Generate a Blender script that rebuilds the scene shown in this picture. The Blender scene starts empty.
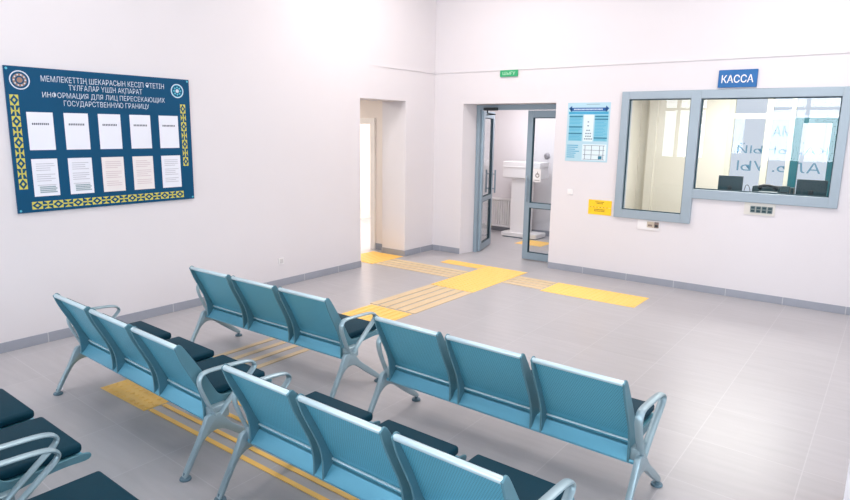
import bpy, bmesh, math, random
from mathutils import Vector, Matrix
random.seed(7)
S = bpy.context.scene
COL = S.collection
PI = math.pi

# ------------------------------------------------------------------ camera
def cam_axes(yaw, pitch, roll):
    f = Vector((-math.sin(yaw)*math.cos(pitch), math.cos(yaw)*math.cos(pitch), -math.sin(pitch)))
    r = Vector((math.cos(yaw), math.sin(yaw), 0)); u = r.cross(f)
    c, s = math.cos(roll), math.sin(roll)
    return c*r + s*u, -s*r + c*u, f
cd = bpy.data.cameras.new('camera'); cam = bpy.data.objects.new('camera', cd); COL.objects.link(cam)
r_, u_, f_ = cam_axes(0.646137, 0.191893, 0.0146887)
M = Matrix((r_, u_, -f_)).transposed().to_4x4(); M.translation = (5.81882, -7.91088, 1.9)
cam.matrix_world = M
cd.sensor_width = 36; cd.lens = 620.54*36/850; cd.clip_start = 0.05
S.camera = cam

# ------------------------------------------------------------------ world, lights, exposure
S.view_settings.view_transform = 'Standard'; S.view_settings.look = 'None'
S.view_settings.gamma = 1; S.view_settings.use_curve_mapping = False
S.view_settings.exposure = -0.44
S.cycles.max_bounces = 10; S.cycles.diffuse_bounces = 6; S.cycles.transparent_max_bounces = 12
S.cycles.caustics_reflective = False; S.cycles.caustics_refractive = False
W = bpy.data.worlds.new('world'); S.world = W; W.use_nodes = True
wn = W.node_tree; bgn = wn.nodes['Background']
bgn.inputs['Color'].default_value = (0.80, 0.87, 1.0, 1); bgn.inputs['Strength'].default_value = 1.15

def area(name, loc, direction, sx, sy, power, color):
    l = bpy.data.lights.new(name, 'AREA'); l.shape = 'RECTANGLE'; l.size = sx; l.size_y = sy
    l.energy = power; l.color = color
    o = bpy.data.objects.new(name, l); COL.objects.link(o); o.location = loc
    o.rotation_euler = Vector(direction).to_track_quat('-Z', 'Z').to_euler()
    return o
COOL = (0.83, 0.92, 1.0); WARM = (1.0, 0.91, 0.87)
for k, x in enumerate((0.45, 3.7, 6.6)):                      # daylight through the rear windows
    area('rear_daylight', (x, -11.75, 2.0), (0, 1, 0), 1.7, 2.2, 240, COOL)
for k, y in enumerate((-2.2, -5.8, -9.4)):                    # daylight through the right hand windows
    area('side_daylight', (9.25, y, 2.0), (-1, 0, 0), 2.0, 2.2, 70, COOL)
for x, y in ((1.6, -2.0), (5.2, -2.0), (1.6, -6.0), (5.2, -6.0)):    # ceiling fittings
    area('ceiling_lamp', (x, y, 4.32), (0, 0, -1), 1.2, 1.2, 92 if y > -4 else 44, WARM)
area('vestibule_fill', (0.7, 1.3, 2.75), (0, 0, -1), 1.0, 1.0, 55, (0.98, 0.96, 1))  # unseen light added to brighten the vestibule
area('booth_fill', (4.3, 1.6, 2.75), (0, 0, -1), 1.5, 0.8, 130, (1.0, 0.98, 0.93))  # added fill for the booth interior, not a known fitting
area('corridor_fill', (-1.3, -2.0, 2.6), (0, 0, -1), 0.6, 0.6, 45, (1.0, 0.95, 0.88))  # light added inside the corridor to lift its walls
area('side_room_fill', (-1.6, 0.7, 2.6), (0, 0, -1), 1.2, 1.2, 160, (0.97, 0.98, 1))  # added light standing in for daylight beyond the white doorway

# ------------------------------------------------------------------ helpers
def lin(c):
    c /= 255.0
    return c/12.92 if c <= 0.04045 else ((c+0.055)/1.055)**2.4
def rgb(r, g, b): return (lin(r), lin(g), lin(b), 1)

def mat(name, color, rough=0.5, metal=0.0, spec=0.5, noise=0.0, nscale=8, bump=0.0, bscale=200):
    m = bpy.data.materials.new(name); m.use_nodes = True
    nt = m.node_tree; b = nt.nodes['Principled BSDF']
    b.inputs['Base Color'].default_value = color; b.inputs['Roughness'].default_value = rough
    b.inputs['Metallic'].default_value = metal; b.inputs['Specular IOR Level'].default_value = spec
    tc = nt.nodes.new('ShaderNodeTexCoord')
    n = nt.nodes.new('ShaderNodeTexNoise'); n.inputs['Scale'].default_value = nscale; n.inputs['Detail'].default_value = 4
    nt.links.new(tc.outputs['Object'], n.inputs['Vector'])
    mr = nt.nodes.new('ShaderNodeMapRange'); mr.inputs['To Min'].default_value = 1-noise; mr.inputs['To Max'].default_value = 1+noise
    nt.links.new(n.outputs['Fac'], mr.inputs['Value'])
    mx = nt.nodes.new('ShaderNodeVectorMath'); mx.operation = 'SCALE'; mx.inputs[0].default_value = color[:3]
    nt.links.new(mr.outputs['Result'], mx.inputs['Scale']); nt.links.new(mx.outputs['Vector'], b.inputs['Base Color'])
    if bump:
        n2 = nt.nodes.new('ShaderNodeTexNoise'); n2.inputs['Scale'].default_value = bscale
        nt.links.new(tc.outputs['Object'], n2.inputs['Vector'])
        bp = nt.nodes.new('ShaderNodeBump'); bp.inputs['Strength'].default_value = bump; bp.inputs['Distance'].default_value = 0.002
        nt.links.new(n2.outputs['Fac'], bp.inputs['Height']); nt.links.new(bp.outputs['Normal'], b.inputs['Normal'])
    return m

def nmath(nt, op, a, b=None, c=None):
    n = nt.nodes.new('ShaderNodeMath'); n.operation = op
    for i, v in enumerate((a, b, c)):
        if v is None: continue
        if isinstance(v, (int, float)): n.inputs[i].default_value = v
        else: nt.links.new(v, n.inputs[i])
    return n.outputs[0]

def glass(name, tint, refl=1.0, rough=0.0):
    m = bpy.data.materials.new(name); m.use_nodes = True; nt = m.node_tree
    for n in list(nt.nodes): nt.nodes.remove(n)
    out = nt.nodes.new('ShaderNodeOutputMaterial'); t = nt.nodes.new('ShaderNodeBsdfTransparent')
    t.inputs['Color'].default_value = tint
    g = nt.nodes.new('ShaderNodeBsdfGlossy'); g.inputs['Roughness'].default_value = rough
    lw = nt.nodes.new('ShaderNodeLayerWeight'); lw.inputs['Blend'].default_value = 0.5
    k = nmath(nt, 'MULTIPLY', nmath(nt, 'ADD', nmath(nt, 'MULTIPLY', nmath(nt, 'POWER', lw.outputs['Facing'], 5.0), 0.96), 0.04), refl)
    mx = nt.nodes.new('ShaderNodeMixShader'); nt.links.new(k, mx.inputs[0])
    nt.links.new(t.outputs[0], mx.inputs[1]); nt.links.new(g.outputs[0], mx.inputs[2]); nt.links.new(mx.outputs[0], out.inputs[0])
    return m

def floor_mat():
    m = bpy.data.materials.new('floor_tiles'); m.use_nodes = True; nt = m.node_tree; b = nt.nodes['Principled BSDF']
    tc = nt.nodes.new('ShaderNodeTexCoord'); sp = nt.nodes.new('ShaderNodeSeparateXYZ'); nt.links.new(tc.outputs['Object'], sp.inputs[0])
    def line(o, off, pitch, hw):
        q = nmath(nt, 'DIVIDE', nmath(nt, 'SUBTRACT', o, off), pitch)
        fr = nmath(nt, 'FRACT', q); d = nmath(nt, 'ABSOLUTE', nmath(nt, 'SUBTRACT', fr, 0.5))
        return nmath(nt, 'GREATER_THAN', d, 0.5-hw/pitch), nmath(nt, 'FLOOR', q)
    yr = nmath(nt, 'ADD', sp.outputs['Y'], nmath(nt, 'MULTIPLY', sp.outputs['X'], 0.035))
    lx, ix = line(sp.outputs['X'], 5.60, 0.6, 0.003); ly, iy = line(yr, -6.06, 0.57, 0.003)
    g = nmath(nt, 'MAXIMUM', lx, ly)
    cb = nt.nodes.new('ShaderNodeCombineXYZ'); nt.links.new(ix, cb.inputs[0]); nt.links.new(iy, cb.inputs[1])
    wn_ = nt.nodes.new('ShaderNodeTexWhiteNoise'); nt.links.new(cb.outputs[0], wn_.inputs['Vector'])
    mp = nt.nodes.new('ShaderNodeMapping'); mp.inputs['Scale'].default_value = (1.2, 9, 1); nt.links.new(tc.outputs['Object'], mp.inputs[0])
    n = nt.nodes.new('ShaderNodeTexNoise'); n.inputs['Scale'].default_value = 2.2; n.inputs['Detail'].default_value = 6
    nt.links.new(mp.outputs[0], n.inputs['Vector'])
    v = nmath(nt, 'ADD', nmath(nt, 'MULTIPLY', nmath(nt, 'SUBTRACT', wn_.outputs['Value'], 0.5), 0.05),
              nmath(nt, 'MULTIPLY', nmath(nt, 'SUBTRACT', n.outputs['Fac'], 0.5), 0.22))
    v = nmath(nt, 'ADD', v, 1.0)
    sc = nt.nodes.new('ShaderNodeVectorMath'); sc.operation = 'SCALE'; sc.inputs[0].default_value = FLOOR_C; nt.links.new(v, sc.inputs['Scale'])
    mx = nt.nodes.new('ShaderNodeMix'); mx.data_type = 'RGBA'; mx.inputs[7].default_value = GROUT_C
    nt.links.new(nmath(nt, 'MULTIPLY', g, 0.6), mx.inputs[0]); nt.links.new(sc.outputs[0], mx.inputs[6]); nt.links.new(mx.outputs[2], b.inputs['Base Color'])
    b.inputs['Roughness'].default_value = 0.32; b.inputs['Specular IOR Level'].default_value = 0.5
    return m
FLOOR_C = (0.42, 0.405, 0.415); GROUT_C = (0.52, 0.51, 0.52, 1)

def baseboard_mat():
    m = mat('baseboard_tile', rgb(152, 156, 166), 0.35, noise=0.06, nscale=6); nt = m.node_tree; b = nt.nodes['Principled BSDF']
    src = b.inputs['Base Color'].links[0].from_socket
    tc = nt.nodes.new('ShaderNodeTexCoord'); sp = nt.nodes.new('ShaderNodeSeparateXYZ'); nt.links.new(tc.outputs['Object'], sp.inputs[0])
    def ln(o, off):
        fr = nmath(nt, 'FRACT', nmath(nt, 'DIVIDE', nmath(nt, 'SUBTRACT', o, off), 0.6))
        return nmath(nt, 'GREATER_THAN', nmath(nt, 'ABSOLUTE', nmath(nt, 'SUBTRACT', fr, 0.5)), 0.494)
    g = nmath(nt, 'MAXIMUM', ln(sp.outputs['X'], 5.56), ln(sp.outputs['Y'], -2.13))
    mx = nt.nodes.new('ShaderNodeMix'); mx.data_type = 'RGBA'; mx.inputs[7].default_value = rgb(205, 205, 205)
    nt.links.new(nmath(nt, 'MULTIPLY', g, 0.7), mx.inputs[0]); nt.links.new(src, mx.inputs[6]); nt.links.new(mx.outputs[2], b.inputs['Base Color'])
    return m

def perforated_mat():
    c = (0.115, 0.42, 0.55)
    m = mat('perforated_teal_sheet', (*c, 1), 0.38, 0.35); nt = m.node_tree; b = nt.nodes['Principled BSDF']
    src = b.inputs['Base Color'].links[0].from_socket
    tc = nt.nodes.new('ShaderNodeTexCoord'); sp = nt.nodes.new('ShaderNodeSeparateXYZ'); nt.links.new(tc.outputs['Object'], sp.inputs[0])
    P = 0.0115
    zz = nmath(nt, 'DIVIDE', nmath(nt, 'SUBTRACT', sp.outputs['Z'], nmath(nt, 'MULTIPLY', sp.outputs['Y'], 0.4)), P)
    row = nmath(nt, 'FLOOR', zz)
    xx = nmath(nt, 'ADD', nmath(nt, 'DIVIDE', sp.outputs['X'], P), nmath(nt, 'MULTIPLY', row, 0.5))
    dx = nmath(nt, 'SUBTRACT', nmath(nt, 'FRACT', xx), 0.5); dz = nmath(nt, 'SUBTRACT', nmath(nt, 'FRACT', zz), 0.5)
    d2 = nmath(nt, 'ADD', nmath(nt, 'MULTIPLY', dx, dx), nmath(nt, 'MULTIPLY', dz, dz))
    h = nmath(nt, 'LESS_THAN', d2, 0.075)
    # holes stop short of the sheet's top and of the bend into the seat
    h = nmath(nt, 'MULTIPLY', h, nmath(nt, 'MULTIPLY', nmath(nt, 'LESS_THAN', sp.outputs['Z'], 0.715), nmath(nt, 'GREATER_THAN', sp.outputs['Z'], 0.40)))
    mx = nt.nodes.new('ShaderNodeMix'); mx.data_type = 'RGBA'; mx.inputs[7].default_value = (0.03, 0.10, 0.14, 1)
    nt.links.new(nmath(nt, 'MULTIPLY', h, 0.6), mx.inputs[0]); nt.links.new(src, mx.inputs[6]); nt.links.new(mx.outputs[2], b.inputs['Base Color'])
    return m

def bx(bm, x0, x1, y0, y1, z0, z1, bev=0.0, seg=2):
    r = bmesh.ops.create_cube(bm, size=1); vs = r['verts']
    for v in vs:
        v.co = Vector(((x0+x1)/2+v.co.x*(x1-x0), (y0+y1)/2+v.co.y*(y1-y0), (z0+z1)/2+v.co.z*(z1-z0)))
    if bev:
        es = list({e for v in vs for e in v.link_edges})
        bmesh.ops.bevel(bm, geom=es, offset=bev, segments=seg, profile=0.5, affect='EDGES')
    return vs

def prism(bm, pts, axis, a, b, bev=0.0, seg=2):
    """closed outline pts (two coordinates) pushed along an axis from a to b"""
    def mk(p, t):
        return {'x': (t, p[0], p[1]), 'y': (p[0], t, p[1]), 'z': (p[0], p[1], t)}[axis]
    A = [bm.verts.new(mk(p, a)) for p in pts]; B = [bm.verts.new(mk(p, b)) for p in pts]
    fs = [bm.faces.new(A), bm.faces.new(B[::-1])]
    n = len(pts)
    for i in range(n): fs.append(bm.faces.new((A[i], B[i], B[(i+1) % n], A[(i+1) % n])))
    bmesh.ops.recalc_face_normals(bm, faces=fs)
    if bev:
        es = [e for e in fs[0].edges] + [e for e in fs[1].edges]
        bmesh.ops.bevel(bm, geom=es, offset=bev, segments=seg, profile=0.5, affect='EDGES')

def smooth_path(pts, n=6, closed=False):
    P = [Vector(p) for p in pts]; out = []; N = len(P)
    rng = range(N) if closed else range(N-1)
    for i in rng:
        if closed: p0, p1, p2, p3 = P[i-1], P[i], P[(i+1) % N], P[(i+2) % N]
        else: p0, p1, p2, p3 = P[max(i-1, 0)], P[i], P[i+1], P[min(i+2, N-1)]
        for k in range(n):
            t = k/n
            out.append(0.5*((2*p1)+(p2-p0)*t+(2*p0-5*p1+4*p2-p3)*t*t+(3*p1-p0-3*p2+p3)*t**3))
    if not closed: out.append(P[-1])
    return out

def tube(bm, pts, r, n=10, cap=True, scale=(1, 1), up=None):
    """sweep an ellipse (r*scale) along 3D points"""
    P = [Vector(p) for p in pts]; rings = []
    for i, p in enumerate(P):
        t = (P[min(i+1, len(P)-1)]-P[max(i-1, 0)]).normalized()
        ref = Vector(up) if up else (Vector((0, 0, 1)) if abs(t.z) < 0.9 else Vector((1, 0, 0)))
        s = t.cross(ref).normalized(); q = s.cross(t)
        rr = r[i] if isinstance(r, (list, tuple)) else r
        rings.append([bm.verts.new(p+s*math.cos(2*PI*k/n)*rr*scale[0]+q*math.sin(2*PI*k/n)*rr*scale[1]) for k in range(n)])
    for a, b in zip(rings, rings[1:]):
        for k in range(n): bm.faces.new((a[k], a[(k+1) % n], b[(k+1) % n], b[k]))
    if cap: bm.faces.new(rings[0][::-1]); bm.faces.new(rings[-1])

def lathe(bm, prof, c=(0, 0, 0), n=20):
    rings = []
    for r, z in prof:
        rings.append([bm.verts.new((c[0]+r*math.cos(2*PI*k/n), c[1]+r*math.sin(2*PI*k/n), c[2]+z)) for k in range(n)])
    for a, b in zip(rings, rings[1:]):
        for k in range(n): bm.faces.new((a[k], a[(k+1) % n], b[(k+1) % n], b[k]))
    bm.faces.new(rings[0][::-1]); bm.faces.new(rings[-1])

def obj(name, bm, m, parent=None, smooth=False):
    bmesh.ops.recalc_face_normals(bm, faces=bm.faces[:])
    off = Vector((0, 0, 0)); p = parent
    while p is not None: off += Vector(p.location); p = p.parent
    if parent is not None: bmesh.ops.translate(bm, verts=bm.verts[:], vec=-off)
    me = bpy.data.meshes.new(name); bm.to_mesh(me); bm.free()
    for mm in (m if isinstance(m, (list, tuple)) else [m]): me.materials.append(mm)
    if smooth:
        for p_ in me.polygons: p_.use_smooth = True
        me.set_sharp_from_angle(angle=math.radians(35))
    o = bpy.data.objects.new(name, me); COL.objects.link(o)
    if parent is not None: o.parent = parent
    return o

def recenter(o):
    """move a top-level mesh's origin to the bottom middle of its shape"""
    vs = [v.co for v in o.data.vertices]
    c = Vector(((min(v.x for v in vs)+max(v.x for v in vs))/2, (min(v.y for v in vs)+max(v.y for v in vs))/2, min(v.z for v in vs)))
    o.data.transform(Matrix.Translation(-c)); o.location = c
    return o

def tag(o, label, cat, group=None, kind=None):
    o['label'] = label; o['category'] = cat
    if group: o['group'] = group
    if kind: o['kind'] = kind
    return o
def thing(name, label, cat, loc=(0, 0, 0), group=None):
    o = bpy.data.objects.new(name, None); COL.objects.link(o); o.location = loc; o.empty_display_size = 0.1
    return tag(o, label, cat, group)
def setting(name, loc, label=None):
    o = bpy.data.objects.new(name, None); COL.objects.link(o); o.location = loc; o['kind'] = 'structure'
    if label: o['label'] = label
    return o
def struct(name, bm, m, parent=None, label=None):
    o = obj(name, bm, m, parent)
    o['kind'] = 'structure'
    if label: o['label'] = label
    return o
def B(): return bmesh.new()

FONT_BOLD = None
def text_bm(bm, body, width, height, origin, ux, uy, depth=0.002, mirror=False, bold=0.0, spacing=1.0, mi=0):
    """lay one line of lettering into bm: centred on origin, fitted to width x height, in the plane (ux, uy)"""
    cu = bpy.data.curves.new('lettering', 'FONT'); cu.body = body; cu.size = 1; cu.extrude = 0.0; cu.offset = bold
    cu.space_character = spacing; cu.resolution_u = 3
    o = bpy.data.objects.new('lettering_source', cu); COL.objects.link(o)
    dg = bpy.context.evaluated_depsgraph_get(); me = bpy.data.meshes.new_from_object(o.evaluated_get(dg))
    COL.objects.unlink(o); bpy.data.objects.remove(o)
    if not me.vertices: return
    xs = [v.co.x for v in me.vertices]; ys = [v.co.y for v in me.vertices]
    sx = width/(max(xs)-min(xs)); sy = height/(max(ys)-min(ys)) if height else sx
    cx, cy = (max(xs)+min(xs))/2, (max(ys)+min(ys))/2
    ux, uy, og = Vector(ux), Vector(uy), Vector(origin); n = ux.cross(uy)
    if mirror: sx = -sx
    vs = [bm.verts.new(og+ux*(v.co.x-cx)*sx+uy*(v.co.y-cy)*sy+n*depth) for v in me.vertices]
    for p in me.polygons:
        try: f = bm.faces.new([vs[i] for i in p.vertices]); f.material_index = mi
        except ValueError: pass
    bpy.data.meshes.remove(me)

def poly(bm, pts, mi=0):
    f = bm.faces.new([bm.verts.new(p) for p in pts]); f.material_index = mi
    return f
class Plane:
    """draw flat marks on a wall: u, v in metres along ux, uy, w off the wall"""
    def __init__(s, o, ux, uy): s.o, s.ux, s.uy = Vector(o), Vector(ux), Vector(uy); s.n = s.ux.cross(s.uy)
    def p(s, u, v, w=0): return s.o+s.ux*u+s.uy*v+s.n*w
    def quad(s, bm, u0, u1, v0, v1, w, mi=0): poly(bm, [s.p(u0, v0, w), s.p(u1, v0, w), s.p(u1, v1, w), s.p(u0, v1, w)], mi)
    def slab(s, bm, u0, u1, v0, v1, w0, w1, mi=0):
        a = [s.p(u, v, w) for w in (w0, w1) for u, v in ((u0, v0), (u1, v0), (u1, v1), (u0, v1))]
        V = [bm.verts.new(q) for q in a]
        for f in ((3, 2, 1, 0), (4, 5, 6, 7), (0, 1, 5, 4), (1, 2, 6, 5), (2, 3, 7, 6), (3, 0, 4, 7)):
            bm.faces.new([V[i] for i in f]).material_index = mi
    def disc(s, bm, u, v, r, w, mi=0, n=24, r0=0):
        if r0 == 0: poly(bm, [s.p(u+r*math.cos(2*PI*k/n), v+r*math.sin(2*PI*k/n), w) for k in range(n)], mi)
        else:
            for k in range(n):
                a, b = 2*PI*k/n, 2*PI*(k+1)/n
                poly(bm, [s.p(u+q*math.cos(t), v+q*math.sin(t), w) for q, t in ((r0, a), (r, a), (r, b), (r0, b))], mi)
LEFT = Plane((0, 0, 0), (0, 1, 0), (0, 0, 1)); BACK = Plane((0, 0, 0), (1, 0, 0), (0, 0, 1))

# ------------------------------------------------------------------ materials
m_wall = mat('white_wall_paint', (0.715, 0.685, 0.70, 1), 0.7, spec=0.2, noise=0.012, nscale=3, bump=0.05)
m_cream = mat('cream_wall_paint', (0.70, 0.675, 0.60, 1), 0.7, spec=0.2, noise=0.015, nscale=3)
m_corr = mat('warm_white_wall_paint', (0.80, 0.73, 0.68, 1), 0.7, spec=0.2, noise=0.015, nscale=3)
m_ceil = mat('ceiling_paint', (0.82, 0.81, 0.81, 1), 0.8, spec=0.1)
m_floor = floor_mat()
m_base = baseboard_mat()
m_frame = mat('grey_blue_window_profile', rgb(152, 166, 176), 0.35, 0.1, noise=0.02)
m_doorf = mat('grey_door_profile', rgb(140, 158, 170), 0.35, 0.15, noise=0.02)
m_gasket = mat('dark_teal_gasket', rgb(20, 62, 74), 0.5)
m_glass = glass('clear_glass', (0.985, 0.992, 0.992, 1), 0.45)
m_glassd = glass('door_glass', (0.95, 0.975, 0.985, 1), 1.0)
m_white = mat('white_plastic', rgb(232, 230, 230), 0.4)
m_pwhite = mat('white_painted_frame', rgb(236, 232, 228), 0.45)
m_mull = mat('pale_window_mullion', rgb(205, 205, 192), 0.5)
m_tealframe = mat('dark_teal_door_profile', rgb(6, 88, 100), 0.4)
m_black = mat('black_plastic', rgb(24, 38, 44), 0.4)
m_dark = mat('dark_teal_plastic', rgb(6, 54, 64), 0.45)
m_yel = mat('yellow_tactile_plastic', rgb(249, 202, 106), 0.45, noise=0.05, nscale=12)
m_yelp = mat('pale_yellow_tactile_plastic', rgb(216, 192, 152), 0.5, noise=0.08, nscale=5)  # paler, less saturated yellow than the pads
m_shell = perforated_mat()
m_teal = mat('teal_painted_steel', (0.17, 0.49, 0.65, 1), 0.38, 0.35, noise=0.02)
m_fin = mat('teal_side_plate_steel', (0.11, 0.26, 0.32, 1), 0.42, 0.35, noise=0.02)
m_silver = mat('silver_blue_cast_aluminium', (0.33, 0.45, 0.50, 1), 0.36, 0.45, noise=0.03)
m_roll = mat('rolled_steel_edge_painted_lit', (0.54, 0.68, 0.73, 1), 0.38, 0.35)  # seat steel painted lighter for the light its upward edge catches
m_pad = mat('dark_teal_black_leatherette', rgb(0, 52, 68), 0.6, spec=0.16, noise=0.06, nscale=20, bump=0.12, bscale=350)
m_rubber = mat('grey_rubber_foot', rgb(92, 120, 134), 0.6)

# ------------------------------------------------------------------ setting
H = 4.4; LE = 2.748           # ceiling height, height of the ledge line
b = B(); bx(b, -0.01, 9.3, -12.0, 0.0, -0.1, 0.0); bx(b, -3.2, -0.01, -6.5, 2.6, -0.1, 0.0); bx(b, -0.01, 7.2, 0.0, 3.0, -0.1, 0.0)
struct('floor', b, m_floor)
b = B(); bx(b, -0.4, 9.4, -12.2, 0.6, H, H+0.1); struct('ceiling', b, m_ceil)
# left wall with the passage opening
T = 0.45
b = B(); bx(b, -T, 0, -12.0, -1.68, 0, H); bx(b, -T, 0, -1.68, -0.71, 2.30, H); bx(b, -T, 0, -0.71, 0.3, 0, H)
struct('wall_left', b, m_wall)
# back wall: door recess with a splayed left jamb, booth window opening
b = B()
prism(b, [(0.0, 0.0), (0.53, 0.0), (0.60, 0.36), (0.0, 0.36)], 'z', 0, 2.28)
bx(b, 0.0, 2.035, 0, 0.36, 2.28, H)
bx(b, 2.035, 2.95, 0, 0.36, 0, H)
bx(b, 2.95, 3.85, 0, 0.36, 0, 0.83); bx(b, 3.85, 5.33, 0, 0.36, 0, 1.14)
bx(b, 2.95, 5.33, 0, 0.36, 2.385, H); bx(b, 5.33, 9.3, 0, 0.36, 0, H)
struct('wall_back', b, m_wall)
# right wall and rear wall with window openings
b = B(); ys = [-12.0, -10.5, -8.3, -6.9, -4.7, -3.3, -1.1, 0.0]
for k in range(0, 8, 2): bx(b, 9.0, 9.2, ys[k], ys[k+1], 0, H)
for k in range(1, 7, 2): bx(b, 9.0, 9.2, ys[k], ys[k+1], 0, 0.9); bx(b, 9.0, 9.2, ys[k], ys[k+1], 3.2, H)
struct('wall_right', b, m_wall)
b = B(); xs = [0.0, -0.4+0.02, 1.28, 2.85, 4.6, 5.7, 7.5, 9.2]; xs[0] = -0.45
for k in range(0, 8, 2): bx(b, xs[k], xs[k+1], -11.6, -11.4, 0, H)
for k in range(1, 7, 2): bx(b, xs[k], xs[k+1], -11.6, -11.4, 0, 1.15); bx(b, xs[k], xs[k+1], -11.6, -11.4, 3.15, H)
struct('wall_rear', b, m_wall)
for k in range(1, 7, 2):
    x0, x1 = xs[k], xs[k+1]; b = B(); xm = (x0+x1)/2
    for a0, a1 in ((x0, x0+0.06), (xm-0.05, xm+0.05), (x1-0.06, x1)): bx(b, a0, a1, -11.52, -11.46, 1.15, 3.15)
    for c0, c1 in ((1.15, 1.21), (2.55, 2.63), (3.09, 3.15)): bx(b, x0, x1, -11.52, -11.46, c0, c1)
    struct('window_%d' % (3+k//2), b, m_pwhite)
# rectangular column at the right edge
b = B(); bx(b, 5.81, 6.35, -4.66, -4.13, 0, H); struct('column', b, m_wall)
# ledge line where the upper walls step back
b = B(); bx(b, 0.0, 9.0, -0.012, 0.0, LE-0.014, LE); struct('trim_1', b, m_wall)
b = B(); prism(b, [(0.0, -1.50), (0.012, -1.1), (0.012, 0.0), (0.0, 0.0)], 'z', LE-0.014, LE); struct('trim_2', b, m_wall)
# baseboards
bh = 0.088
b = B(); bx(b, 0, 0.012, -11.4, -1.68, 0, bh, 0.002); struct('baseboard_left', b, m_base)
b = B(); bx(b, 0, 0.012, -0.71, 0, 0, bh, 0.002); bx(b, -T, 0.012, -0.722, -0.71, 0, bh, 0.002); struct('baseboard_passage', b, m_base)
b = B(); bx(b, 0.012, 0.525, -0.012, 0, 0, bh, 0.002); bx(b, 2.04, 9.0, -0.012, 0, 0, bh, 0.002); struct('baseboard_back', b, m_base)
# passage behind the left wall
b = B()
bx(b, -0.80, -T, -0.56, -0.46, 0, 2.7); bx(b, -3.2, -1.66, -0.56, -0.46, 0, 2.7); bx(b, -1.66, -0.80, -0.56, -0.46, 2.05, 2.7)
bx(b, -3.3, -3.2, -6.5, 2.6, 0, 2.7); bx(b, -3.2, -T, -6.6, -6.5, 0, 2.7); bx(b, -3.2, -0.7, 2.5, 2.6, 0, 2.7); bx(b, -0.76, -0.68, -0.46, 2.6, 0, 2.8)
bx(b, -3.3, -T, -6.5, 2.6, 2.7, 2.78)
struct('wall_passage', b, m_corr)
b = B(); bx(b, -0.72, -T-0.12, -0.575, -0.56, 0, 0.10, 0.002); struct('baseboard_passage_end', b, m_base)
d = setting('door_2', (-1.2, -0.56, 0), 'white framed open doorway at the end of the passage')
b = B()
bx(b, -0.80, -0.71, -0.60, -0.45, 0, 2.06, 0.004); bx(b, -1.74, -1.65, -0.60, -0.45, 0, 2.06, 0.004); bx(b, -1.65, -0.80, -0.60, -0.45, 1.97, 2.06, 0.004)
obj('door_frame', b, m_pwhite, d)

# vestibule behind the entrance
b = B()
bx(b, -0.70, 2.15, 2.45, 2.55, 0, 2.8); bx(b, 2.10, 2.2, 0.36, 3.0, 0, 2.8); bx(b, -0.7, 7.3, 0.36, 3.1, 2.8, 2.88)
struct('wall_vestibule', b, m_wall)
b = B(); bx(b, -0.68, 2.10, 2.435, 2.45, 0, 0.10, 0.002); bx(b, 2.085, 2.10, 0.5, 2.435, 0, 0.10, 0.002); struct('baseboard_vestibule', b, m_base)

# ------------------------------------------------------------------ entrance door
DY0, DY1 = 0.29, 0.35
d1 = setting('door_1', (1.33, 0.32, 0), 'grey aluminium glazed double door, left leaf standing open')
b = B(); bx(b, 0.59, 0.65, DY0-0.01, DY1+0.02, 0, 2.27, 0.004); bx(b, 2.10, 2.16, DY0-0.01, DY1+0.02, 0, 2.27, 0.004)
bx(b, 0.65, 2.10, DY0-0.01, DY1+0.02, 2.20, 2.275, 0.004); obj('door_frame', b, m_doorf, d1)
def leaf(w, h, bottom=0.012):
    """door leaf in local x 0..w, centred on y=0"""
    st, t = 0.085, 0.026
    b = B()
    bx(b, 0, st, -t, t, bottom, h, 0.004); bx(b, w-st, w, -t, t, bottom, h, 0.004)
    bx(b, st, w-st, -t, t, bottom, 0.115, 0.004); bx(b, st, w-st, -t, t, h-0.10, h, 0.004); bx(b, st, w-st, -t, t, 0.79, 0.86, 0.004)
    g = B()
    for z0, z1 in ((0.115, 0.79), (0.86, h-0.10)): bx(g, st, w-st, -0.004, 0.004, z0, z1)
    k = B()
    for z0, z1 in ((0.115, 0.79), (0.86, h-0.10)):
        for s in (-1, 1):
            y0, y1 = (0.006, 0.020) if s > 0 else (-0.020, -0.006)
            bx(k, st, st+0.012, y0, y1, z0, z1); bx(k, w-st-0.012, w-st, y0, y1, z0, z1)
            bx(k, st, w-st, y0, y1, z0, z0+0.010); bx(k, st, w-st, y0, y1, z1-0.010, z1)
    hb = B()
    for s in (-1, 1):
        tube(hb, [(w-0.05, s*0.075, 0.88), (w-0.05, s*0.075, 1.26)], 0.014, 12)
        for z in (0.95, 1.19): tube(hb, [(w-0.05, s*0.024, z), (w-0.05, s*0.075, z)], 0.010, 10)
    return b, g, k, hb
def place_leaf(w, h, M, label):
    parts = leaf(w, h)
    for q in parts: bmesh.ops.transform(q, matrix=M, verts=q.verts[:])
    b, g, k, hb = parts
    o = obj('door_leaf', b, m_doorf, d1); o['label'] = label
    o.location = (0, 0, 0)
    def ch(nm, q, mm, sm=False):
        c = obj(nm, q, mm, o, sm); return c
    ch('glass_pane', g, m_glassd); ch('gasket', k, m_gasket); ch('pull_handle', hb, m_doorf, True)
    return o
ML = Matrix.Translation((0.655, 0.345, 0)) @ Matrix.Rotation(math.radians(108), 4, 'Z')
place_leaf(0.74, 2.19, ML, 'open left door leaf')
MR = Matrix.Translation((2.10, 0.32, 0)) @ Matrix.Rotation(PI, 4, 'Z')
lf = place_leaf(0.64, 2.19, MR, 'closed right door leaf')
b = B(); bx(b, 0.74, 0.97, 0.225, 0.28, 2.19, 2.235, 0.008); 
tube(b, [(0.80, 0.25, 2.19), (0.80, 0.25, 2.15)], 0.012, 10); tube(b, [(0.80, 0.25, 2.15), (0.92, 0.28, 2.135), (0.72, 0.36, 2.13)], 0.008, 8)
obj('door_closer', b, m_black, d1)['label'] = 'black door closer'
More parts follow.
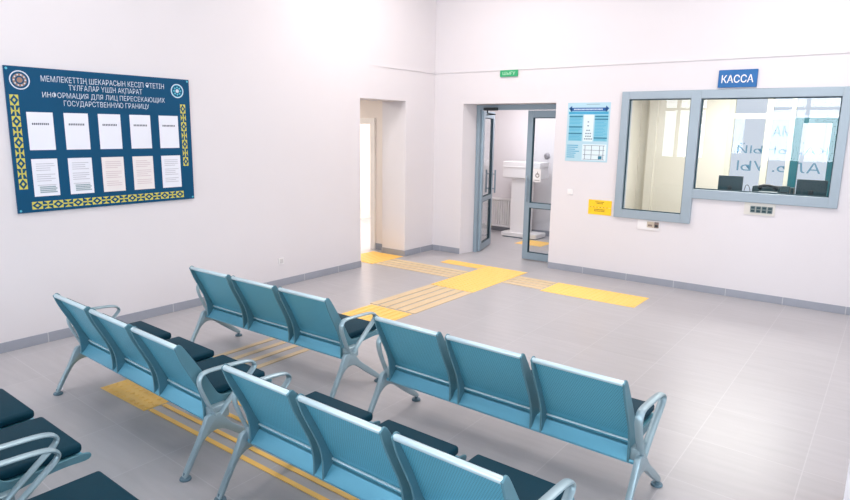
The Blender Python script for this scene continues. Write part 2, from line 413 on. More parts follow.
# sticker on the closed leaf
st = B(); SP = Plane((0, 0.3149, 0), (1, 0, 0), (0, 0, 1))
SP.slab(st, 1.575, 1.70, 1.17, 1.36, 0, 0.0012)
for u, v, rr in ((1.645, 1.265, 0.034),): SP.disc(st, u, v, rr, 0.002, 1, 16, 0.018)
SP.slab(st, 1.64, 1.65, 1.27, 1.32, 0.001, 0.002, 1); SP.slab(st, 1.60, 1.68, 1.19, 1.20, 0.001, 0.002, 1)
o = recenter(obj('sticker', st, [m_white, mat('grey_print', rgb(150, 142, 140), 0.6)]))
tag(o, 'small white sticker with grey round symbol on the closed door leaf', 'sticker')

# ------------------------------------------------------------------ vestibule contents
t = thing('radiator', 'white ribbed panel radiator low on the wall behind the open door', 'radiator', (-0.12, 2.38, 0.0))
b = B()
for k in range(11): x = -0.44+k*0.05; bx(b, x, x+0.04, 2.36, 2.42, 0.12, 0.60, 0.012)
obj('ribbed_panel', b, m_white, t)
for z0, z1 in ((0.60, 0.64), (0.09, 0.12)):
    b = B(); bx(b, -0.46, 0.13, 2.345, 2.43, z0, z1, 0.006); obj('casing', b, m_white, t)
for x in (0.10, -0.42):
    b = B(); tube(b, [(x, 2.39, 0.10), (x, 2.39, 0.0)], 0.012, 10); obj('pipe', b, m_white, t)
t = thing('pedestal', 'white T-shaped stand with a wide box top in the entrance lobby', 'stand', (0.5, 2.1, 0))
b = B(); bx(b, 0.13, 0.87, 1.93, 2.27, 1.07, 1.36, 0.012); bx(b, 0.13, 0.87, 1.92, 2.28, 1.26, 1.275, 0.004); obj('box_top', b, m_white, t)
b = B(); bx(b, 0.29, 0.62, 1.98, 2.22, 0.09, 1.07, 0.01); obj('post', b, m_white, t)
b = B(); bx(b, 0.16, 0.86, 1.90, 2.30, 0.015, 0.09, 0.008); obj('base', b, m_white, t)
b = B(); bx(b, 0.18, 0.84, 1.92, 2.28, 0.0, 0.015); obj('plinth', b, m_rubber, t)
b = B(); PL = Plane((0, 2.445, 0), (1, 0, 0), (0, 0, 1))
lathe(b, [(0.055, 0), (0.055, 0.02), (0.035, 0.035), (0.02, 0.04)], n=20)
bmesh.ops.transform(b, matrix=Matrix.Translation((0.74, 2.45, 1.46)) @ Matrix.Rotation(PI/2, 4, 'X'), verts=b.verts[:])
o = recenter(obj('wall_bell', b, mat('dull_grey_metal', rgb(150, 146, 150), 0.4, 0.4), None, True))
tag(o, 'small round grey bell on the lobby wall seen through door glass', 'bell')

# ------------------------------------------------------------------ ticket booth window (one L-shaped frame)
w1 = setting('window_1', (3.9, 0, 0.82), 'grey-blue framed ticket booth window, taller left pane and wide right pane')
X0, X1, X2, X3 = 2.94, 3.815, 3.86, 5.35
ZT, ZL, ZR = 2.40, 0.82, 1.133
b = B(); ya, yb = -0.035, 0.10
bx(b, 2.94, 3.035, ya, yb, ZL, ZT, 0.006); bx(b, 3.77, 3.885, ya, yb, ZL, ZT, 0.006); bx(b, 5.265, 5.355, ya, yb, ZR, ZT, 0.006)
bx(b, 3.03, 3.775, ya+0.002, yb, ZL, 0.925, 0.006); bx(b, 3.88, 5.27, ya+0.002, yb, ZR, 1.245, 0.006)
bx(b, 3.03, 3.775, ya+0.002, yb, 2.305, ZT, 0.006); bx(b, 3.88, 5.27, ya+0.002, yb, 2.30, ZT, 0.006)
obj('frame', b, m_frame, w1)
def pane(x0, x1, z0, z1):
    b = B(); bx(b, x0, x1, 0.02, 0.028, z0, z1); g = obj('glass_pane', b, m_glass, w1)
    b = B()
    for s0, s1 in ((0.004, 0.019),):
        bx(b, x0, x0+0.012, s0, s1, z0, z1); bx(b, x1-0.012, x1, s0, s1, z0, z1)
        bx(b, x0, x1, s0, s1, z0, z0+0.012); bx(b, x0, x1, s0, s1, z1-0.012, z1)
    obj('gasket', b, m_gasket, g)
pane(3.035, 3.77, 0.925, 2.305); pane(3.885, 5.265, 1.245, 2.30)

# booth room behind
b = B()
bx(b, 2.2, 3.62, 2.8, 2.95, 0, 2.8); bx(b, 3.62, 4.50, 2.8, 2.95, 0, 0.85); bx(b, 3.62, 5.10, 2.8, 2.95, 2.62, 2.8)
bx(b, 5.10, 7.3, 2.8, 2.95, 0, 2.8); bx(b, 7.2, 7.3, 0.36, 2.95, 0, 2.8)
bx(b, 2.2, 2.26, 0.36, 2.8, 0, 2.8); bx(b, 2.42, 2.55, 2.72, 2.8, 0, 2.8)
struct('wall_booth', b, m_cream)
w2 = setting('window_2', (4.05, 2.85, 0.85), 'booth rear window with pale mullions and backwards lettering on its glass')
b = B()
for a0, a1 in ((3.62, 3.70), (4.135, 4.225), (4.46, 4.52)): bx(b, a0, a1, 2.80, 2.87, 0.85, 2.62, 0.004)
for c0, c1 in ((0.85, 0.92), (2.13, 2.215), (2.56, 2.62)): bx(b, 3.62, 4.52, 2.805, 2.865, c0, c1, 0.004)
obj('frame', b, m_mull, w2)
b = B(); bx(b, 3.70, 4.46, 2.84, 2.846, 0.92, 2.56); obj('glass_pane', b, m_glass, w2)
d3 = setting('door_3', (4.8, 2.85, 0), 'glazed booth door with a dark teal frame')
b = B()
bx(b, 4.52, 4.625, 2.79, 2.86, 0, 2.15, 0.004); bx(b, 4.99, 5.09, 2.79, 2.86, 0, 2.15, 0.004); bx(b, 4.62, 5.0, 2.792, 2.858, 2.07, 2.15, 0.004); bx(b, 4.62, 5.0, 2.792, 2.858, 0.0, 0.15, 0.004)
obj('door_frame', b, m_tealframe, d3)
b = B(); bx(b, 4.625, 4.99, 2.84, 2.846, 0.15, 2.07); bx(b, 4.52, 5.10, 2.84, 2.846, 2.15, 2.62); obj('glass_pane', b, m_glass, d3)
m_let = glass('pale_teal_lettering_film', (0.30, 0.52, 0.62, 1), 0.3)
for body, wd_, x, z in (('МАР', 0.36, 4.32, 1.95), ('КАЛЬНЫЙ', 1.20, 4.38, 1.69), ('АЛЬ. УЫ', 1.12, 4.36, 1.42)):
    b = B(); text_bm(b, body, wd_, 0.155, (x, 2.838, z), (1, 0, 0), (0, 0, 1), mirror=True); obj('lettering', b, m_let, w2)
# booth counter and what lies on it
b = B(); bx(b, 3.95, 6.2, 0.37, 1.15, 1.03, 1.07, 0.006)
for x in (4.0, 6.1): bx(b, x, x+0.05, 0.45, 1.10, 0, 1.03)
o = recenter(obj('counter', b, mat('dark_counter_laminate', rgb(40, 70, 78), 0.4))); tag(o, 'dark ticket booth counter behind the right window pane', 'counter')
def monitor(x, y, rz, wid, label):
    t = thing('monitor', label, 'monitor', (x, y, 1.07), 'monitors on the booth counter')
    def tr(q): bmesh.ops.transform(q, matrix=Matrix.Translation((x, y, 1.07)) @ Matrix.Rotation(rz, 4, 'Z'), verts=q.verts[:]); return q
    q = B(); bx(q, -wid/2, wid/2, -0.012, 0.012, 0.03, 0.305, 0.005); obj('screen', tr(q), m_dark, t)
    q = B(); bx(q, -0.025, 0.025, -0.03, -0.012, 0.01, 0.18, 0.004); obj('stem', tr(q), m_black, t)
    q = B(); bx(q, -0.09, 0.09, -0.07, 0.05, 0.0, 0.012, 0.004); obj('foot', tr(q), m_black, t)
monitor(4.13, 0.80, math.radians(4), 0.285, 'dark monitor at the left end of the booth counter')
monitor(5.02, 0.82, math.radians(-3), 0.32, 'dark monitor in front of the teal framed booth door')
t = thing('telephone', 'dark desk telephone with raised handset on the booth counter', 'telephone', (4.56, 0.8, 1.07))
q = B(); prism(q, [(0.70, 1.07), (0.90, 1.07), (0.90, 1.20), (0.86, 1.20), (0.70, 1.13)], 'x', 4.45, 4.67, 0.006); obj('base', q, m_dark, t)
q = B(); tube(q, smooth_path([(4.46, 0.82, 1.235), (4.50, 0.80, 1.275), (4.60, 0.80, 1.275), (4.66, 0.82, 1.235)], 5), [0.026]*4+[0.016]*8+[0.026]*4, 10); obj('handset', q, m_black, t, True)
t = thing('card_terminal', 'small dark card terminal right of the telephone on booth counter', 'card terminal', (4.75, 0.78, 1.07))
q = B(); prism(q, [(0.72, 1.07), (0.84, 1.07), (0.84, 1.26), (0.80, 1.28), (0.72, 1.16)], 'x', 4.70, 4.80, 0.008); obj('body', q, m_dark, t)
q = B(); bx(q, 4.715, 4.785, 0.735, 0.765, 1.18, 1.215); obj('display', q, m_black, t)
q = B(); tube(q, smooth_path([(4.29, 0.75, 1.075), (4.31, 0.8, 1.26), (4.35, 0.82, 1.24), (4.38, 0.8, 1.12), (4.42, 0.75, 1.075)], 6), 0.004, 6)
tag(recenter(obj('cable', q, m_black, None, True)), 'thin black cable looping up beside the left booth monitor', 'cable')
t = thing('receipt_printer', 'low dark printer behind the telephone on the booth counter', 'printer', (4.55, 1.02, 1.07))
q = B(); prism(q, [(0.93, 1.07), (1.13, 1.07), (1.13, 1.25), (0.97, 1.25), (0.93, 1.17)], 'x', 4.36, 4.82, 0.008); obj('case', q, m_dark, t)
q = B(); bx(q, 4.42, 4.76, 1.0, 1.10, 1.248, 1.262, 0.004); obj('lid', q, m_black, t)
t = thing('keyboard', 'flat dark keyboard along the front of the booth counter', 'keyboard', (4.62, 0.55, 1.07))
q = B(); prism(q, [(0.47, 1.07), (0.63, 1.07), (0.63, 1.105), (0.47, 1.085)], 'x', 4.38, 4.86, 0.004); obj('case', q, m_black, t)

# ------------------------------------------------------------------ signs and plates on the back wall
t = thing('booth_sign', 'blue sign with bold white lettering above the booth window', 'sign', (4.245, -0.012, 2.42))
b = B(); bx(b, 4.045, 4.447, -0.024, 0.0, 2.418, 2.612, 0.003); obj('panel', b, mat('blue_sign_plastic', rgb(0, 94, 158), 0.4), t)
b = B(); text_bm(b, 'КАССА', 0.33, 0.088, (4.246, -0.0245, 2.512), (1, 0, 0), (0, 0, 1), 0.002, bold=0.012); obj('lettering', b, m_white, t)
t = thing('exit_sign', 'small green exit sign above the glass entrance door', 'sign', (1.295, -0.012, 2.64))
b = B(); bx(b, 1.155, 1.435, -0.025, 0.0, 2.645, 2.735, 0.004); obj('panel', b, mat('green_sign_plastic', rgb(40, 160, 104), 0.4), t)
b = B(); text_bm(b, 'ШЫҒУ', 0.20, 0.042, (1.30, -0.0255, 2.69), (1, 0, 0), (0, 0, 1), 0.002); obj('lettering', b, mat('pale_green_print', rgb(190, 235, 205), 0.5), t)

# information poster right of the door
mp = [mat('pale_blue_poster_film', rgb(172, 206, 218), 0.35), mat('deep_blue_print', rgb(26, 92, 160), 0.4), mat('bright_blue_print', rgb(60, 158, 194), 0.4),
      mat('mid_blue_print', rgb(116, 184, 206), 0.4), mat('dark_line_print', rgb(30, 112, 140), 0.4), mat('near_white_print', rgb(214, 228, 234), 0.4), mat('grey_line_print', rgb(120, 136, 146), 0.4)]
t = thing('information_poster', 'pale blue information poster on the wall between door and booth window', 'poster', (2.5, -0.004, 1.51))
u0, u1, v0, v1 = 2.208, 2.792, 1.512, 2.275
b = B(); BACK.slab(b, u0, u1, v0, v1, 0.0, 0.004); obj('sheet', b, mp[0], t)
b = B(); e = 0.0045
BACK.slab(b, u0+0.04, u1-0.04, 2.165, 2.21, 0.003, e, 0); poly(b, [BACK.p(u0+0.015, 2.20, e), BACK.p(u0+0.06, 2.15, e), BACK.p(u0+0.06, 2.235, e)], 0); poly(b, [BACK.p(u1-0.015, 2.20, e), BACK.p(u1-0.06, 2.235, e), BACK.p(u1-0.06, 2.15, e)], 0)
BACK.slab(b, u0+0.02, u1-0.02, 2.125, 2.16, 0.003, e, 1)
for k in range(22): x = u0+0.09+k*0.018; BACK.quad(b, x, x+0.012, 2.18, 2.196, e+0.0006, 2)
BACK.quad(b, u0+0.26, u0+0.44, 2.25, 2.256, e, 3)
obj('ribbon_banner', b, [mp[1], mp[2], mp[5], mp[6]], t)
b = B()
for cu0, cu1, bars in ((u0+0.03, u0+0.22, (2.105, 1.97, 1.885)), (u1-0.20, u1-0.02, (2.105, 2.07, 1.83))):
    BACK.quad(b, cu0, cu1, 1.78, 2.12, e, 0)
    for z in bars: BACK.quad(b, cu0, cu1, z-0.016, z, e+0.0008, 1)
    for k in range(16):
        z = 2.075-k*0.0185
        if all(abs(z-q) > 0.022 for q in bars): BACK.quad(b, cu0+0.01, cu1-random.uniform(0.01, 0.06), z, z+0.005, e+0.0008, 2)
obj('text_column', b, [mp[3], mp[4], mp[2]], t)
b = B(); BACK.quad(b, u0+0.235, u1-0.215, 1.775, 2.12, e, 0)
for z, n in ((2.02, 1), (1.97, 1), (1.91, 2), (1.87, 3), (1.835, 3), (1.80, 4)):
    for k in range(n): x = u0+0.30-n*0.012+k*0.03; BACK.quad(b, x, x+0.022, z, z+0.016, e+0.0008, 1)
obj('text_column', b, [mp[5], mp[6]], t)
b = B(); BACK.quad(b, u0+0.235, u1-0.02, 1.53, 1.74, e, 0)
for z in (1.54, 1.60, 1.66, 1.72): BACK.quad(b, u0+0.25, u1-0.04, z, z+0.006, e+0.0008, 1)
for x in (u0+0.27, u0+0.36, u0+0.47, u0+0.52): BACK.quad(b, x, x+0.008, 1.545, 1.72, e+0.0008, 1)
BACK.quad(b, u0+0.46, u0+0.51, 1.55, 1.59, e+0.001, 2)
for k in range(7): BACK.quad(b, u0+0.02, u0+0.02+random.uniform(0.1, 0.19), 1.56+k*0.026, 1.57+k*0.026, e+0.0008, 3)
obj('floor_plan', b, [mp[5], mp[6], mp[4], mp[2]], t)

# yellow notice
m_ysign = mat('yellow_sign_plastic', rgb(255, 202, 28), 0.4); m_ydark = mat('dark_brown_print', rgb(110, 84, 20), 0.5)
t = thing('notice_plate', 'yellow two-part notice plate left of the booth window', 'sign', (2.74, 0, 0.82))
b = B(); BACK.slab(b, 2.582, 2.897, 0.824, 0.920, 0.0, 0.006); BACK.slab(b, 2.582, 2.897, 0.923, 1.018, 0.0, 0.006); obj('plate', b, m_ysign, t)
b = B()
for z, n in ((0.985, 7), (0.965, 5), (0.885, 8), (0.865, 8)):
    for k in range(n): x = 2.74-n*0.009+k*0.018; BACK.quad(b, x, x+0.012, z, z+0.012, 0.007, 0)
for k in range(6): BACK.quad(b, 2.60+k*0.045, 2.625+k*0.045, 0.919, 0.924, 0.007, 0)
obj('lettering', b, m_ydark, t)
# plates under the window
t = thing('socket_plate', 'white plate with a beige socket under the tall booth pane', 'wall plate', (3.39, 0, 0.69))
b = B(); BACK.slab(b, 3.255, 3.53, 0.695, 0.812, 0, 0.012); obj('plate', b, m_white, t)
b = B(); BACK.slab(b, 3.375, 3.46, 0.725, 0.80, 0.01, 0.018, 0); BACK.slab(b, 3.465, 3.52, 0.725, 0.80, 0.01, 0.018, 1); BACK.slab(b, 3.475, 3.51, 0.74, 0.765, 0.017, 0.02, 2); BACK.slab(b, 3.39, 3.44, 0.74, 0.765, 0.017, 0.02, 1)
obj('socket', b, [mat('beige_plastic', rgb(190, 178, 160), 0.5), mat('taupe_plastic', rgb(128, 112, 104), 0.5), m_black], t)
t = thing('socket_plate', 'white plate with four dark grey sockets under the wide booth pane', 'wall plate', (4.61, 0, 1.0))
b = B(); BACK.slab(b, 4.46, 4.775, 0.995, 1.132, 0, 0.012); obj('plate', b, mat('ivory_plastic', rgb(214, 210, 202), 0.5), t)
mgs = [mat('grey_socket_plastic', rgb(112, 126, 126), 0.5), m_dark]
for k in range(4):
    b = B(); x = 4.525+k*0.058
    BACK.slab(b, x, x+0.052, 1.022, 1.097, 0.01, 0.02, 0); BACK.slab(b, x+0.008, x+0.044, 1.030, 1.052, 0.019, 0.022, 1); BACK.slab(b, x+0.008, x+0.044, 1.066, 1.088, 0.019, 0.022, 1)
    obj('socket', b, mgs, t)
t = thing('light_switch', 'small white switch on the wall below the blue poster', 'switch', (2.306, 0, 1.06))
b = B(); bx(b, 2.27, 2.345, -0.010, 0, 1.06, 1.135, 0.003); obj('plate', b, m_white, t)
b = B(); bx(b, 2.285, 2.33, -0.014, -0.008, 1.075, 1.12, 0.002); obj('rocker', b, m_white, t)
t = thing('wall_socket', 'white socket low on the left wall behind the back bench', 'socket', (0, -3.09, 0.27))
b = B(); bx(b, 0, 0.010, -3.13, -3.05, 0.27, 0.35, 0.003); obj('plate', b, m_white, t)
b = B(); bx(b, 0.008, 0.014, -3.115, -3.065, 0.285, 0.335, 0.002); obj('insert', b, mat('off_white_plastic', rgb(205, 202, 202), 0.5), t)

# ------------------------------------------------------------------ information board on the left wall
m_board = mat('deep_blue_board', rgb(0, 72, 108), 0.5, spec=0.2, noise=0.10, nscale=1.5)
m_gold = mat('gold_ornament_print', rgb(200, 194, 84), 0.5)
m_print = mat('white_print', rgb(206, 216, 228), 0.5)
t = thing('information_board', 'large blue information board with gold ornament borders on left wall', 'notice board', (0, -5.04, 1.16))
b = B(); prism(b, [(-5.86, 1.16), (-4.222, 1.16), (-4.212, 2.354), (-5.852, 2.357)], 'x', 0.002, 0.02); obj('panel', b, m_board, t)
w = 0.0205
b = B(); UX, UY = (0, 1, 0), (0, 0, 1)
text_bm(b, 'МЕМЛЕКЕТТІҢ ШЕКАРАСЫН КЕСІП ӨТЕТІН', 1.10, 0.058, (w, -5.035, 2.268), UX, UY, bold=-0.004)
text_bm(b, 'ТҰЛҒАЛАР ҮШІН АҚПАРАТ', 0.66, 0.056, (w, -5.04, 2.205), UX, UY, bold=-0.004)
text_bm(b, 'ИНФОРМАЦИЯ ДЛЯ ЛИЦ ПЕРЕСЕКАЮЩИХ', 1.10, 0.056, (w, -5.035, 2.138), UX, UY, bold=-0.004)
text_bm(b, 'ГОСУДАРСТВЕННУЮ ГРАНИЦУ', 0.77, 0.056, (w, -5.035, 2.072), UX, UY, bold=-0.004)
obj('lettering', b, m_print, t)
mE = [m_print, m_board, mat('brown_emblem_print', rgb(150, 120, 104), 0.5), mat('teal_emblem_print', rgb(80, 178, 200), 0.5)]
b = B(); cy, cz = -5.745, 2.248
LEFT.disc(b, cy, cz, 0.076, w, 0, 28, 0.067); LEFT.disc(b, cy, cz, 0.052, w, 2, 28, 0.034); LEFT.disc(b, cy, cz, 0.022, w+.001, 2)
for k in range(10): a = 2*PI*k/10; LEFT.disc(b, cy+0.043*math.cos(a), cz+0.043*math.sin(a), 0.006, w+.001, 0, 8)
obj('emblem', b, mE, t)['label'] = 'brown and white round emblem at the upper left'
b = B(); cy, cz = -4.345, 2.238
LEFT.disc(b, cy, cz, 0.068, w, 0, 28, 0.060); LEFT.disc(b, cy, cz, 0.060, w, 3, 28, 0.054); LEFT.disc(b, cy, cz, 0.018, w+.001, 0)
for k in range(8): a = 2*PI*k/8; LEFT.disc(b, cy+0.034*math.cos(a), cz+0.034*math.sin(a), 0.010, w+.001, 3, 8)
obj('emblem', b, mE, t)['label'] = 'teal round emblem at the upper right'
def ornament(horizontal, c, a0, a1, wid, cells):
    b = B(); st = (a1-a0)/cells; h = wid/2
    def P(a, q, ww=w): return LEFT.p(a, c+q, ww) if horizontal else LEFT.p(c+q, a, ww)
    def Q(pts, ww=w): poly(b, [P(x, y, ww) for x, y in pts])
    def seg(p, q, t_):
        p, q = Vector(p), Vector(q); d = (q-p).normalized(); n = Vector((-d.y, d.x))*t_
        Q([p+n, q+n, q-n, p-n])
    for k in range(cells):
        m0, m1 = a0+k*st, a0+(k+1)*st; mm = (m0+m1)/2; T_ = 0.0032
        if k % 2 == 0:      # block with a diamond left open and a small lozenge inside
            for s in (-1, 1):
                Q([(m0, s*h), (mm, s*h), (m0, 0)]); Q([(m1, s*h), (m1, 0), (mm, s*h)])
            Q([(mm-st*0.2, 0), (mm, -h*0.4), (mm+st*0.2, 0), (mm, h*0.4)])
        else:               # cross between two bars
            for s in (-1, 1): Q([(m0+st*0.12, s*h), (m1-st*0.12, s*h), (mm, s*h*0.45)])
            seg((m0, 0), (m1, 0), T_*1.6); seg((mm, -h*0.5), (mm, h*0.5), T_*1.6)
    return b
obj('ornament_strip', ornament(True, 1.217, -5.75, -4.34, 0.064, 17), m_gold, t)['label'] = 'gold ornament band along the lower edge'
obj('ornament_strip', ornament(False, -5.80, 1.36, 2.13, 0.064, 9), m_gold, t)['label'] = 'gold ornament band along the left edge'
obj('ornament_strip', ornament(False, -4.295, 1.50, 2.11, 0.056, 7), m_gold, t)['label'] = 'gold ornament band along the right edge'
for y, z in ((-5.835, 2.335), (-4.232, 2.335), (-5.84, 1.18), (-4.24, 1.18)):
    b = B(); LEFT.disc(b, y, z, 0.010, w+.002, 0, 12); obj('screw', b, mE[3], t)
# ten white sheets, two rows of five
cols = [-5.722+k*0.2905 for k in range(5)]
words = ['first', 'second', 'third', 'fourth', 'last']
m_paper = mat('white_paper', rgb(226, 228, 236), 0.5); m_cpaper = mat('cream_paper', rgb(228, 222, 220), 0.5)
m_ink = mat('dark_ink', rgb(80, 84, 100), 0.6); m_fink = mat('faint_grey_ink', rgb(186, 186, 196), 0.6); m_pink = mat('faint_pink_ink', rgb(206, 190, 194), 0.6); m_green = mat('grey_green_stamp_ink', rgb(140, 160, 166), 0.6)
for row in (0, 1):
    for k, y0 in enumerate(cols):
        y1 = y0+0.203; z0, z1 = ((1.682, 1.995) if row == 0 else (1.292, 1.608))
        b = B(); LEFT.slab(b, y0, y1, z0, z1, 0.0206, 0.0216, 0); q = 0.0222
        if row == 0:
            for i in range(9):
                a = y0+0.035+i*0.015; LEFT.quad(b, a, a+0.010, z1-0.105, z1-0.088, q, 1)
        else:
            nl = 13
            for i in range(nl):
                zz = z1-0.045-i*0.018
                if i in (4, 9): continue
                if k < 2 and zz < z0+0.085: break
                LEFT.quad(b, y0+0.03, y1-random.choice((0.025, 0.03, 0.06)), zz, zz+0.006, q, 2 if k in (0, 1, 4) else 3)
            if k < 2:
                for i in range(4): LEFT.quad(b, y0+0.045, y1-0.02-0.01*(i % 2), z0+0.028+i*0.015, z0+0.038+i*0.015, q, 4)
        o = recenter(obj('paper_sheet', b, [m_paper if (row == 0 or k in (0, 1, 4)) else m_cpaper, m_ink, m_fink, m_pink, m_green]))
        tag(o, 'white paper sheet, %s from the left in the %s row on the blue board' % (words[k], 'upper' if row == 0 else 'lower'), 'sheet', 'paper sheets on the blue board')

# ------------------------------------------------------------------ tactile paving
def pad(x0, x1, y0, y1, label, domes=True, m=None, along='y'):
    t = thing('tactile_pad', label, 'tactile pad', ((x0+x1)/2, (y0+y1)/2, 0), 'yellow tactile pads on the floor')
    b = B(); bx(b, x0, x1, y0, y1, 0.0, 0.004, 0.0015, 1); obj('mat', b, m or m_yel, t)
    b = B()
    if domes:
        P = 0.06; nx, ny = int((x1-x0)/P), int((y1-y0)/P)
        for i in range(nx):
            for j in range(ny):
                cx, cy = x0+(i+0.5)*(x1-x0)/nx, y0+(j+0.5)*(y1-y0)/ny
                lathe(b, [(0.019, 0), (0.017, 0.0035), (0.010, 0.005)], (cx, cy, 0.0038), 8)
        obj('dome', b, m or m_yel, t)['kind'] = 'stuff'
    else:
        P = 0.075; n = int(((x1-x0) if along == 'y' else (y1-y0))/P)
        for i in range(n):
            if along == 'y':
                cx = x0+(i+0.5)*(x1-x0)/n; bx(b, cx-0.016, cx+0.016, y0+0.015, y1-0.015, 0.0035, 0.0095, 0.003, 1)
            else:
                cy = y0+(i+0.5)*(y1-y0)/n; bx(b, x0+0.015, x1-0.015, cy-0.016, cy+0.016, 0.0035, 0.0095, 0.003, 1)
        obj('bar', b, m or m_yel, t)['kind'] = 'stuff'
    return t
def strips(vals, a0, a1, along, label, m, wd=0.035):
    t = thing('tactile_guide_path', label, 'tactile path', ((vals[0]+vals[-1])/2, (a0+a1)/2, 0) if along == 'y' else ((a0+a1)/2, (vals[0]+vals[-1])/2, 0), 'yellow tactile guide strips')
    for v in vals:
        b = B()
        if along == 'y': bx(b, v-wd/2, v+wd/2, a0, a1, 0, 0.006, 0.002, 1)
        else: bx(b, a0, a1, v-wd/2, v+wd/2, 0, 0.006, 0.002, 1)
        obj('strip', b, m, t)
    return t
pad(1.35, 1.955, -5.925, -5.33, 'yellow tactile pad under the middle row bench by the wall')
strips((-5.885, -5.787, -5.60, -5.45), 1.97, 5.3, 'x', 'yellow strips running under the middle row bench nearest the camera', m_yel, 0.034)
strips((1.46, 1.61, 1.76, 1.91), -5.31, -3.49, 'y', 'pale yellow strips passing under the rear bench by the wall', m_yelp, 0.055)
pad(1.385, 1.96, -3.475, -3.0, 'ribbed yellow tactile pad ahead of the rear benches', False)
strips((1.40, 1.53, 1.66, 1.79, 1.92), -2.98, -1.87, 'y', 'pale yellow strips between the ribbed pad and the door pad', m_yelp, 0.105)
pad(1.34, 1.97, -1.85, -0.47, 'large yellow tactile pad in front of the glass door')
pad(0.66, 1.32, -0.70, -0.47, 'narrow yellow tactile pad left of the large door pad', False, None, 'x')
strips((-1.36, -1.24, -1.12, -1.0), 0.02, 1.32, 'x', 'pale yellow strips from passage pad to the door pad', m_yelp, 0.09)
pad(-0.62, 0.0, -1.44, -0.74, 'yellow tactile pad in the passage opening', False, None, 'y')
strips((-1.14, -1.02, -0.90, -0.78), 1.99, 2.52, 'x', 'pale yellow strips between door pad and booth pad', m_yelp, 0.09)
pad(2.54, 3.69, -1.24, -0.72, 'long yellow tactile pad below the booth window')
pad(0.72, 1.22, 1.40, 1.86, 'yellow tactile pad inside the entrance lobby')

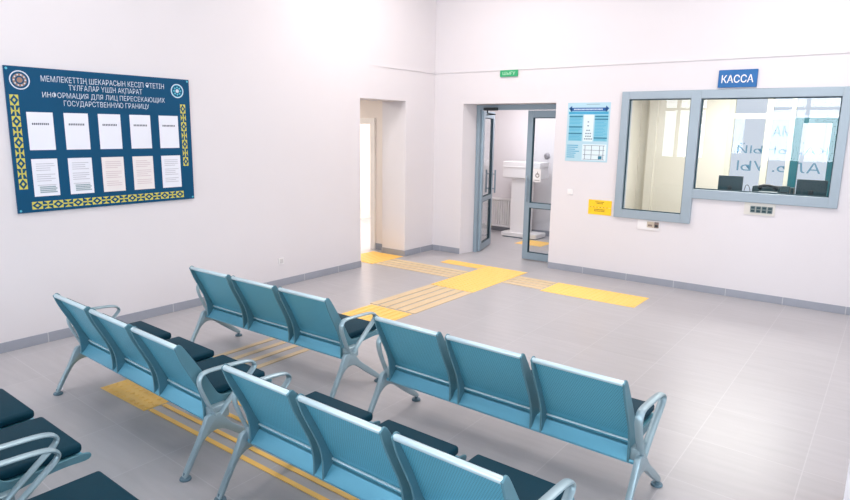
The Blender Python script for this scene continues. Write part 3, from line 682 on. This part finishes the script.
# ------------------------------------------------------------------ waiting benches
def shell_profile():
    """rear line of the perforated back sheet, (y, z), from the top roll down to its lip above the beam"""
    back = smooth_path([(-0.130, 0.730), (-0.080, 0.640), (-0.030, 0.545), (0.010, 0.460), (0.042, 0.395), (0.060, 0.362), (0.052, 0.348)], 4)
    return [(p.x, p.y) for p in [Vector((q[0], q[1], 0)) for q in back]]
def v2(pts): return [Vector((p[0], p[1], 0)) for p in pts]
def make_bench():
    root = thing('waiting_bench', '', 'bench', (0, 0, 0), 'three-seat teal metal waiting benches')
    SW, PITCH = 0.489, 0.552
    # beam under all seats
    b = B(); prism(b, [(-0.002, 0.268), (-0.006, 0.280), (0.004, 0.286), (0.048, 0.334), (0.085, 0.340), (0.125, 0.34), (0.135, 0.268)], 'x', -0.825, 0.825, 0.004)
    obj('beam', b, m_teal, root, True)
    prof = shell_profile()
    for k in (-1, 0, 1):
        c = k*PITCH; x0, x1 = c-SW/2, c+SW/2
        b = B(); n = len(prof); th = 0.004
        # sheet with thickness
        P = v2(prof); N = []
        for i in range(n):
            d_ = (P[min(i+1, n-1)]-P[max(i-1, 0)]).normalized(); N.append(Vector((-d_.y, d_.x, 0)))
        ring = [(p.x, p.y) for p in P]+[((p+q*th).x, (p+q*th).y) for p, q in reversed(list(zip(P, N)))]
        prism(b, ring, 'x', x0+0.004, x1-0.004)
        prism(b, [(0.055, 0.372), (0.40, 0.376), (0.440, 0.368), (0.446, 0.345), (0.442, 0.345), (0.436, 0.364), (0.40, 0.372), (0.055, 0.368)], 'x', x0+0.004, x1-0.004)
        seat = obj('seat', b, m_shell, root, True)
        # rolled top edge
        b = B(); tube(b, [(x0, -0.136, 0.733), (x0+0.004, -0.136, 0.733), (x1-0.004, -0.136, 0.733), (x1, -0.136, 0.733)], [0.012, 0.0145, 0.0145, 0.012], 14)
        obj('top_roll', b, m_roll, seat, True)
        # lower panel frame below the perforated back
        b = B(); tube(b, [(x0+0.006, 0.052, 0.362), (x1-0.006, 0.052, 0.362)], 0.006, 8); obj('cross_rod', b, m_roll, seat, True)
        # side plates: S-shaped fins from the top roll to the seat's rounded front
        rear = smooth_path([(-0.154, 0.735, 0), (-0.122, 0.65, 0), (-0.070, 0.545, 0), (-0.028, 0.455, 0), (-0.008, 0.37, 0), (-0.006, 0.275, 0)], 4)
        under = smooth_path([(0.03, 0.270, 0), (0.10, 0.312, 0), (0.20, 0.338, 0), (0.34, 0.350, 0), (0.435, 0.346, 0), (0.462, 0.358, 0), (0.458, 0.378, 0), (0.42, 0.386, 0)], 3)
        front = smooth_path([(0.30, 0.384, 0), (0.17, 0.382, 0), (0.10, 0.398, 0), (0.058, 0.460, 0), (0.012, 0.545, 0), (-0.046, 0.640, 0), (-0.110, 0.738, 0), (-0.134, 0.750, 0)], 4)
        out = [(p.x, p.y) for p in rear+under+front]
        for s in (-1, 1):
            b = B(); xa = (x0 if s < 0 else x1); prism(b, out, 'x', xa-0.006, xa+0.006, 0.002, 1)
            obj('side_plate', b, m_fin, seat, True)
        # cushions
        b = B(); bx(b, x0+0.018, x1-0.018, 0.080, 0.438, 0.380, 0.428, 0.018, 4)
        es = []
        obj('seat_cushion', b, m_pad, seat, True)
        b = B(); L = math.hypot(0.105, 0.20)*1.32
        bx(b, x0+0.018, x1-0.018, 0.006, 0.028, 0.0, 0.300, 0.010, 3)
        ang = math.atan2(0.158, 0.278)
        bmesh.ops.transform(b, matrix=Matrix.Translation((0, 0.050, 0.440)) @ Matrix.Rotation(ang, 4, 'X'), verts=b.verts[:])
        obj('back_cushion', b, m_pad, seat, True)
    for s in (-1, 1):
        X = s*0.850; hw = 0.017
        out = smooth_path([(-0.178, 0.022, 0), (-0.155, 0.020, 0), (-0.100, 0.112, 0), (-0.045, 0.192, 0), (0.020, 0.224, 0), (0.090, 0.205, 0), (0.200, 0.122, 0), (0.322, 0.036, 0), (0.356, 0.034, 0),
                           (0.342, 0.062, 0), (0.235, 0.150, 0), (0.135, 0.228, 0), (0.085, 0.285, 0), (0.055, 0.318, 0), (-0.015, 0.318, 0), (-0.044, 0.272, 0), (-0.086, 0.190, 0), (-0.133, 0.110, 0)], 4, True)
        b = B(); prism(b, [(p.x, p.y) for p in out], 'x', X-hw, X+hw, 0.007, 2)
        leg = obj('leg_frame', b, m_silver, root, True)
        for fy in (-0.165, 0.345):
            b = B(); lathe(b, [(0.030, 0.0), (0.032, 0.004), (0.030, 0.012), (0.012, 0.018), (0.010, 0.04)], (X, fy, 0), 16)
            obj('foot', b, m_rubber, leg, True)
        # hub plate joining leg to beam
        b = B(); bx(b, min(X, X-s*0.05), max(X, X-s*0.05), 0.005, 0.125, 0.272, 0.352, 0.006); obj('bracket', b, m_silver, leg, True)
        # armrest loop: flat strip bent into a rounded triangle
        path = smooth_path([(X, 0.030, 0.310), (X, -0.018, 0.415), (X, -0.050, 0.505), (X, -0.046, 0.552), (X, -0.008, 0.575), (X, 0.12, 0.573), (X, 0.250, 0.564), (X, 0.300, 0.542), (X, 0.296, 0.505), (X, 0.20, 0.425), (X, 0.11, 0.350), (X, 0.060, 0.300)], 5)
        b = B(); tube(b, path, 1.0, 12, True, (0.0095, 0.021), up=(1, 0, 0)); obj('armrest', b, m_silver, root, True)
    return root

def copy_tree(o, parent=None):
    c = o.copy(); COL.objects.link(c)
    if parent is not None: c.parent = parent
    for ch in o.children: copy_tree(ch, c)
    return c
proto = make_bench()
BENCHES = [   # hub line centre x, y, rotation, label
    (2.082, -6.026, -2.0, 'teal three-seat bench in middle row by the left wall, yellow pad beneath it'),
    (2.0, -4.895, 0.7, 'teal three-seat bench in the farthest row, nearer the left wall'),
    (4.125, -4.985, -1.0, 'teal three-seat bench in the farthest row, on the right with its armrest facing open floor'),
    (4.093, -6.066, -0.7, 'teal three-seat bench in middle row at the lower centre, cut off by picture bottom'),
    (2.135, -7.150, -1.0, 'teal three-seat bench nearest the camera at far left, only dark seats and armrest showing'),
    (3.98, -7.235, -1.0, 'teal three-seat bench whose one dark seat corner shows at bottom left'),
]
for i, (x, y, a, lab) in enumerate(BENCHES):
    o = proto if i == 0 else copy_tree(proto)
    o.location = (x, y, 0); o.rotation_euler = (0, 0, math.radians(a)); o['label'] = lab
